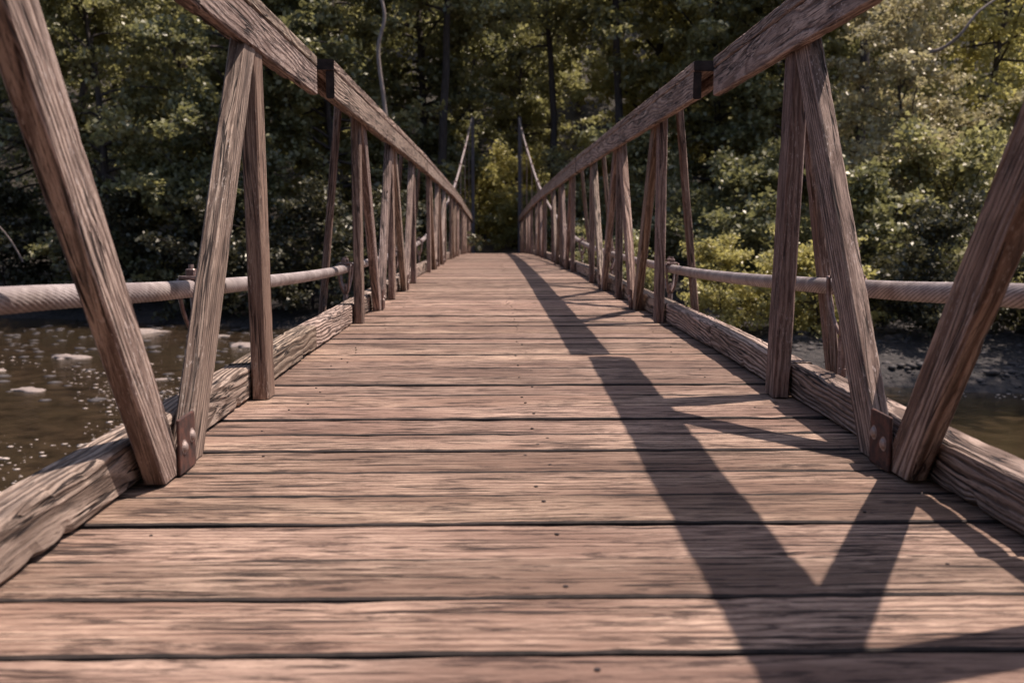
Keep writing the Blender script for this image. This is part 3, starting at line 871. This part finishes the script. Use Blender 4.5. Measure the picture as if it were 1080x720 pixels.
SH = [
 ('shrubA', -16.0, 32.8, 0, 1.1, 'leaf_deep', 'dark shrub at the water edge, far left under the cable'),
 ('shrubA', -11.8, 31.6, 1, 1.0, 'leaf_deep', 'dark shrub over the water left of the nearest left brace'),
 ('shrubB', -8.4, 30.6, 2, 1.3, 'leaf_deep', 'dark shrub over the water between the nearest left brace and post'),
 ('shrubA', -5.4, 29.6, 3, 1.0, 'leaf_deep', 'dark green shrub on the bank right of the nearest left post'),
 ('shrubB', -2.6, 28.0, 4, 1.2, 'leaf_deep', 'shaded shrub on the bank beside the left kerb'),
 ('shrubA', -2.2, 36.2, 4.5, 1.0, 'leaf_mid', 'shrub beside the left foot of the far tower'),
 ('shrubA', 2.9, 35.8, .7, 1.0, 'leaf_mid', 'shrub beside the right foot of the far tower'),
 ('shrubA', .9, 41.5, 1.7, 1.05, 'leaf_bright', 'bright yellow-green shrub behind the end of the deck'),
 ('shrubA', -.6, 39.4, 2.7, .9, 'leaf_bright', 'leafy shrub seen just inside the left tower post'),
 ('shrubB', 1.4, 38.2, 3.7, .8, 'leaf_bright', 'low leafy shrub seen just inside the right tower post'),
 ('shrubB', 3.4, 25.0, 2.4, .8, 'leaf_mid', 'small shrub below the right railing, farthest along the deck'),
 ('shrubA', 5.2, 22.4, 5.2, .56, 'leaf_bright', 'sunlit shrub below the cable left of the nearest right post'),
 ('shrubB', 7.3, 21.8, 3.1, .8, 'leaf_bright', 'sunlit shrub seen between the nearest right post and its outrigger'),
 ('shrubA', 8.8, 24.0, .2, 1.0, 'leaf_dark', 'shrub behind the first right brace above the bank'),
 ('shrubA', 11.2, 25.0, 1.4, 1.2, 'leaf_mid', 'dark leafy shrub above the gravel bank right of the first right brace'),
 ('shrubB', 13.2, 26.0, 2.4, 1.5, 'leaf_mid', 'shrub above the gravel bank behind the leaning right brace'),
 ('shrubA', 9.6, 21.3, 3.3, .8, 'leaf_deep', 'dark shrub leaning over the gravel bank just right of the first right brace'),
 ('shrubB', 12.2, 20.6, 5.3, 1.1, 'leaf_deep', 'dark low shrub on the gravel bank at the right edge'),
 ('shrubA', 6.9, 27.0, 4.1, 1.1, 'leaf_dark', 'dark shrub behind the sunlit shrubs on the right'),
 ('shrubA', 4.6, 30.5, .1, 1.2, 'leaf_dark', 'dark shrub under the middle of the right railing'),
]
for (key, x, y, rz, sc, lm, lab) in SH:
    plant('shrub', key, x, y, rz, sc, lm, lab, 'shrub', G2)

# bare branches and slim trunks that stand out
def bare(name, pts, r0, r1, mat, label, cat):
    pts = [np.array(p, float) for p in pts]
    P = []
    for i in range(len(pts) - 1):
        a = pts[max(i - 1, 0)]; b = pts[i]; c = pts[i + 1]; d = pts[min(i + 2, len(pts) - 1)]
        for t in np.linspace(0, 1, 6, endpoint=False):
            P.append(.5 * ((2 * b) + (-a + c) * t + (2 * a - 5 * b + 4 * c - d) * t * t + (-a + 3 * b - 3 * c + d) * t ** 3))
    P.append(pts[-1]); P = np.array(P); o = P[0].copy()
    V, F = tubes_np([(P - o, np.linspace(r0, r1, len(P)))], 8)
    ob = link(name, np_mesh(name, V, F, True), M[mat]); ob.location = o
    tag(ob, label, cat)
    return ob
def at(px, py, Y):
    """point at distance Y that a pixel of the photograph shows (used for measuring only)"""
    return (px - 520) / 1045 * Y, Y, EYE - (py - 230) / 1045 * Y
bare('slim_tree', [(*at(416, 262, 31)[:2], ground_z(at(416, 262, 31)[0], 31) - .2), at(412, 160, 31), at(408, 110, 31), at(403, 60, 31), at(410, 25, 31), at(402, -10, 31), at(398, -60, 31)], .075, .04, 'bark_pale', 'slim pale crooked trunk rising above the left handrail', 'tree')
bare('dead_branch', [at(945, 78, 25.6), at(968, 62, 25.4), at(985, 56, 25.2), at(1003, 42, 25), at(1020, 20, 25), at(1045, 2, 25.1)], .06, .025, 'bark_pale', 'bare crooked branch in the upper right foliage', 'branch')
bare('dead_branch', [at(30, 275, 29.8), at(18, 252, 29.6), at(2, 232, 29.4), at(-14, 218, 29.3)], .03, .015, 'bark_pale', 'thin pale bare branch low at the left edge over the water', 'branch')

# ---- the wood behind, one mass
def far_wood(rows, name, label, lsize, mat):
    Vs = []; Fs = []; Ls = []; Vt = []; Ft = []; b = 0; bt = 0
    rg0 = np.random.default_rng(77)
    spots = [(x + rg0.uniform(-1.5, 1.5), y + rg0.uniform(-2, 2)) for y, x0, x1, st in rows for x in np.arange(x0, x1, st)]
    bases = [tree_np(200 + i, H=18, Rr=5.2, z0=2.5, nb=46, nt=13, nl=14, leaf=.26, trunk_r=.24, spread=.2) for i in range(3)]
    for i, (x, y) in enumerate(spots):
        curves, C, rg = bases[i % 3]
        a = rg0.uniform(0, 6.28); s = rg0.uniform(.9, 1.2)
        Rm = np.array([[math.cos(a), -math.sin(a), 0], [math.sin(a), math.cos(a), 0], [0, 0, 1]]) * s
        off = np.array([x, y, ground_z(x, y)])
        V, F, lv = leaves_np(C[::(1 if lsize < .4 else 3)] @ Rm.T + off, lsize, rg, .6)
        Vs.append(V); Fs.append(F + b); Ls.append(lv); b += len(V)
        V, F = tubes_np([curves[0]], 7)
        Vt.append(V @ Rm.T + off); Ft.append(F + bt); bt += len(V)
    V = np.concatenate(Vs + Vt); F = np.concatenate(Fs + [f + b for f in Ft])
    me = np_mesh(name, V, F)
    lv = np.concatenate(Ls + [np.zeros(bt)])
    vattr(me, 'lv', np.stack([lv] * 3, -1))
    o = link(name, me, M[mat]); me.materials.append(M['bark'])
    mi = np.zeros(len(F), dtype=np.int32); mi[sum(len(f) for f in Fs):] = 1
    me.polygons.foreach_set("material_index", mi)
    tag(o, label, 'forest', kind='stuff')
far_wood(((50, -32, 32, 6.0), (58, -38, 38, 7.0), (68, -44, 44, 8.0)), 'forest', 'dense shady woodland covering the hillside behind the far bank', .27, 'leaf_mid')
far_wood(((-21, -34, 34, 5.0), (-28, -40, 40, 6.0)), 'forest', 'woodland on the near bank behind the viewer', .55, 'leaf_dark')

# ---- grass patch, stones, foam, glint flecks
def grass():
    rg = np.random.default_rng(5); n = 26000
    x = rg.uniform(14, 26, n); y = rg.uniform(31, 41, n)
    z = np.array([ground_z(a, b) for a, b in zip(x, y)])
    C = np.stack([x, y, z + rg.uniform(.02, .14, n)], -1)
    V, F, lv = leaves_np(C, .22, rg, .35)
    me = np_mesh('grass', V, F); vattr(me, 'lv', np.stack([lv] * 3, -1))
    tag(link('grass', me, M['grass']), 'sunlit yellow-green grass beyond the gravel bank at the right edge', 'grass', kind='stuff')
grass()

def stone_mesh(seed, flat=.35, sub=2):
    import bmesh
    bm = bmesh.new(); bmesh.ops.create_icosphere(bm, subdivisions=sub, radius=1)
    for v in bm.verts:
        n = mnoise.noise(v.co * 1.3 + Vector((seed, 0, 0))) * .6 + mnoise.noise(v.co * 3.1 + Vector((seed, 5, 0))) * .25
        v.co *= 1 + n; v.co.z *= flat
    me = bpy.data.meshes.new('stone'); bm.to_mesh(me); bm.free()
    return me
def scatter(name, n, area, smin, smax, mat, z, label, cat, seed, flat=.5, cond=None):
    rg = np.random.default_rng(seed)
    base = stone_mesh(seed, flat, 1)
    bv = np.array([v.co[:] for v in base.vertices]); bf = np.array([p.vertices[:] for p in base.polygons])
    Vs = []; Fs = []; c = 0
    while c < n:
        x = rg.uniform(area[0], area[1]); y = rg.uniform(area[2], area[3])
        if cond and not cond(x, y, rg): continue
        s = smin * (smax / smin) ** (rg.uniform() ** 1.6); a = rg.uniform(0, 6.28)
        Rm = np.array([[math.cos(a), -math.sin(a), 0], [math.sin(a), math.cos(a), 0], [0, 0, 1]]) @ np.diag([s * rg.uniform(.8, 1.5), s, s])
        zz = ground_z(x, y) if z is None else z
        Vs.append(bv @ Rm.T + [x, y, zz]); Fs.append(bf + c * len(bv)); c += 1
    tag(link(name, np_mesh(name, np.concatenate(Vs), np.concatenate(Fs), True), M[mat]), label, cat, kind='stuff')
scatter('gravel', 5200, (1, 24, 16, 27), .02, .13, 'darkstone', None, 'dark gravel and cobbles covering the bank at the right', 'gravel', 31, cond=lambda x, y, r: 0 < y - bank_y(x) < 8)
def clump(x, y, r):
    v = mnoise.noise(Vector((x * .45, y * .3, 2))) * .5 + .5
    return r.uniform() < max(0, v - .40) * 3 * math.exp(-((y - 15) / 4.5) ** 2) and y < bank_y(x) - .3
scatter('glint_flecks', 3600, (-13, -2.2, 8.5, 24), .006, .055, 'foam', WATER + .002, 'pale flecks standing in for sun glints on the brown water at the left', 'foam', 33, flat=.25, cond=clump)  # sun glints on the ripples, modelled as pale flecks
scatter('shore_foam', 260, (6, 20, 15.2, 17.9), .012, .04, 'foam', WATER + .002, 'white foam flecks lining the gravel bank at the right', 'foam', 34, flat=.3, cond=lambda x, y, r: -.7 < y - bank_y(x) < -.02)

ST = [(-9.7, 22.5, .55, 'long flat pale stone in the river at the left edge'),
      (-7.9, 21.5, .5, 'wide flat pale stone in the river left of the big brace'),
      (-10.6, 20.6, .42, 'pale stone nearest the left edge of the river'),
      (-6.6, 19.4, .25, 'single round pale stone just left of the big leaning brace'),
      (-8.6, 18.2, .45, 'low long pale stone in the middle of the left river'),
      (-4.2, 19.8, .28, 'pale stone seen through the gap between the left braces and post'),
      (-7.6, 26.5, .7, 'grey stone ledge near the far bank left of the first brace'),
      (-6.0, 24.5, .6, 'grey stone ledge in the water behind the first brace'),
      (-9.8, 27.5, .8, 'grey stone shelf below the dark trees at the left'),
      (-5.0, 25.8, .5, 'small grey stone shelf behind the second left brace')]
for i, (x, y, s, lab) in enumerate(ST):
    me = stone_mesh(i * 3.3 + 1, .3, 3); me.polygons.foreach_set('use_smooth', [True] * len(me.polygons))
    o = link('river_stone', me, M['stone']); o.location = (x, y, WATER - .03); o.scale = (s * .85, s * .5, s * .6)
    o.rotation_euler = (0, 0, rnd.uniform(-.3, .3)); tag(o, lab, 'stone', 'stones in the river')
# submerged-looking riffle of small stones at the left
scatter('river_pebbles', 700, (-14, -2.5, 17, 30), .03, .16, 'darkstone', WATER - .01, 'scattered dark pebbles breaking the shallow water at the left', 'pebbles', 35, flat=.3, cond=lambda x, y, r: y < bank_y(x) - .2)
# path beyond the tower
V = []; F = []
for i in range(13):
    y = 35.6 + i * .6; xx = .1 + .002 * i ** 2
    for s in (-.8, 0, .8): V.append((xx + s, y, ground_z(xx + s, y) + .06))
for i in range(12):
    for j in range(2): F.append((i * 3 + j, i * 3 + j + 1, i * 3 + j + 4, i * 3 + j + 3))
tag(link('path', np_mesh('path', V, F, True), M['dirt']), kind='structure')
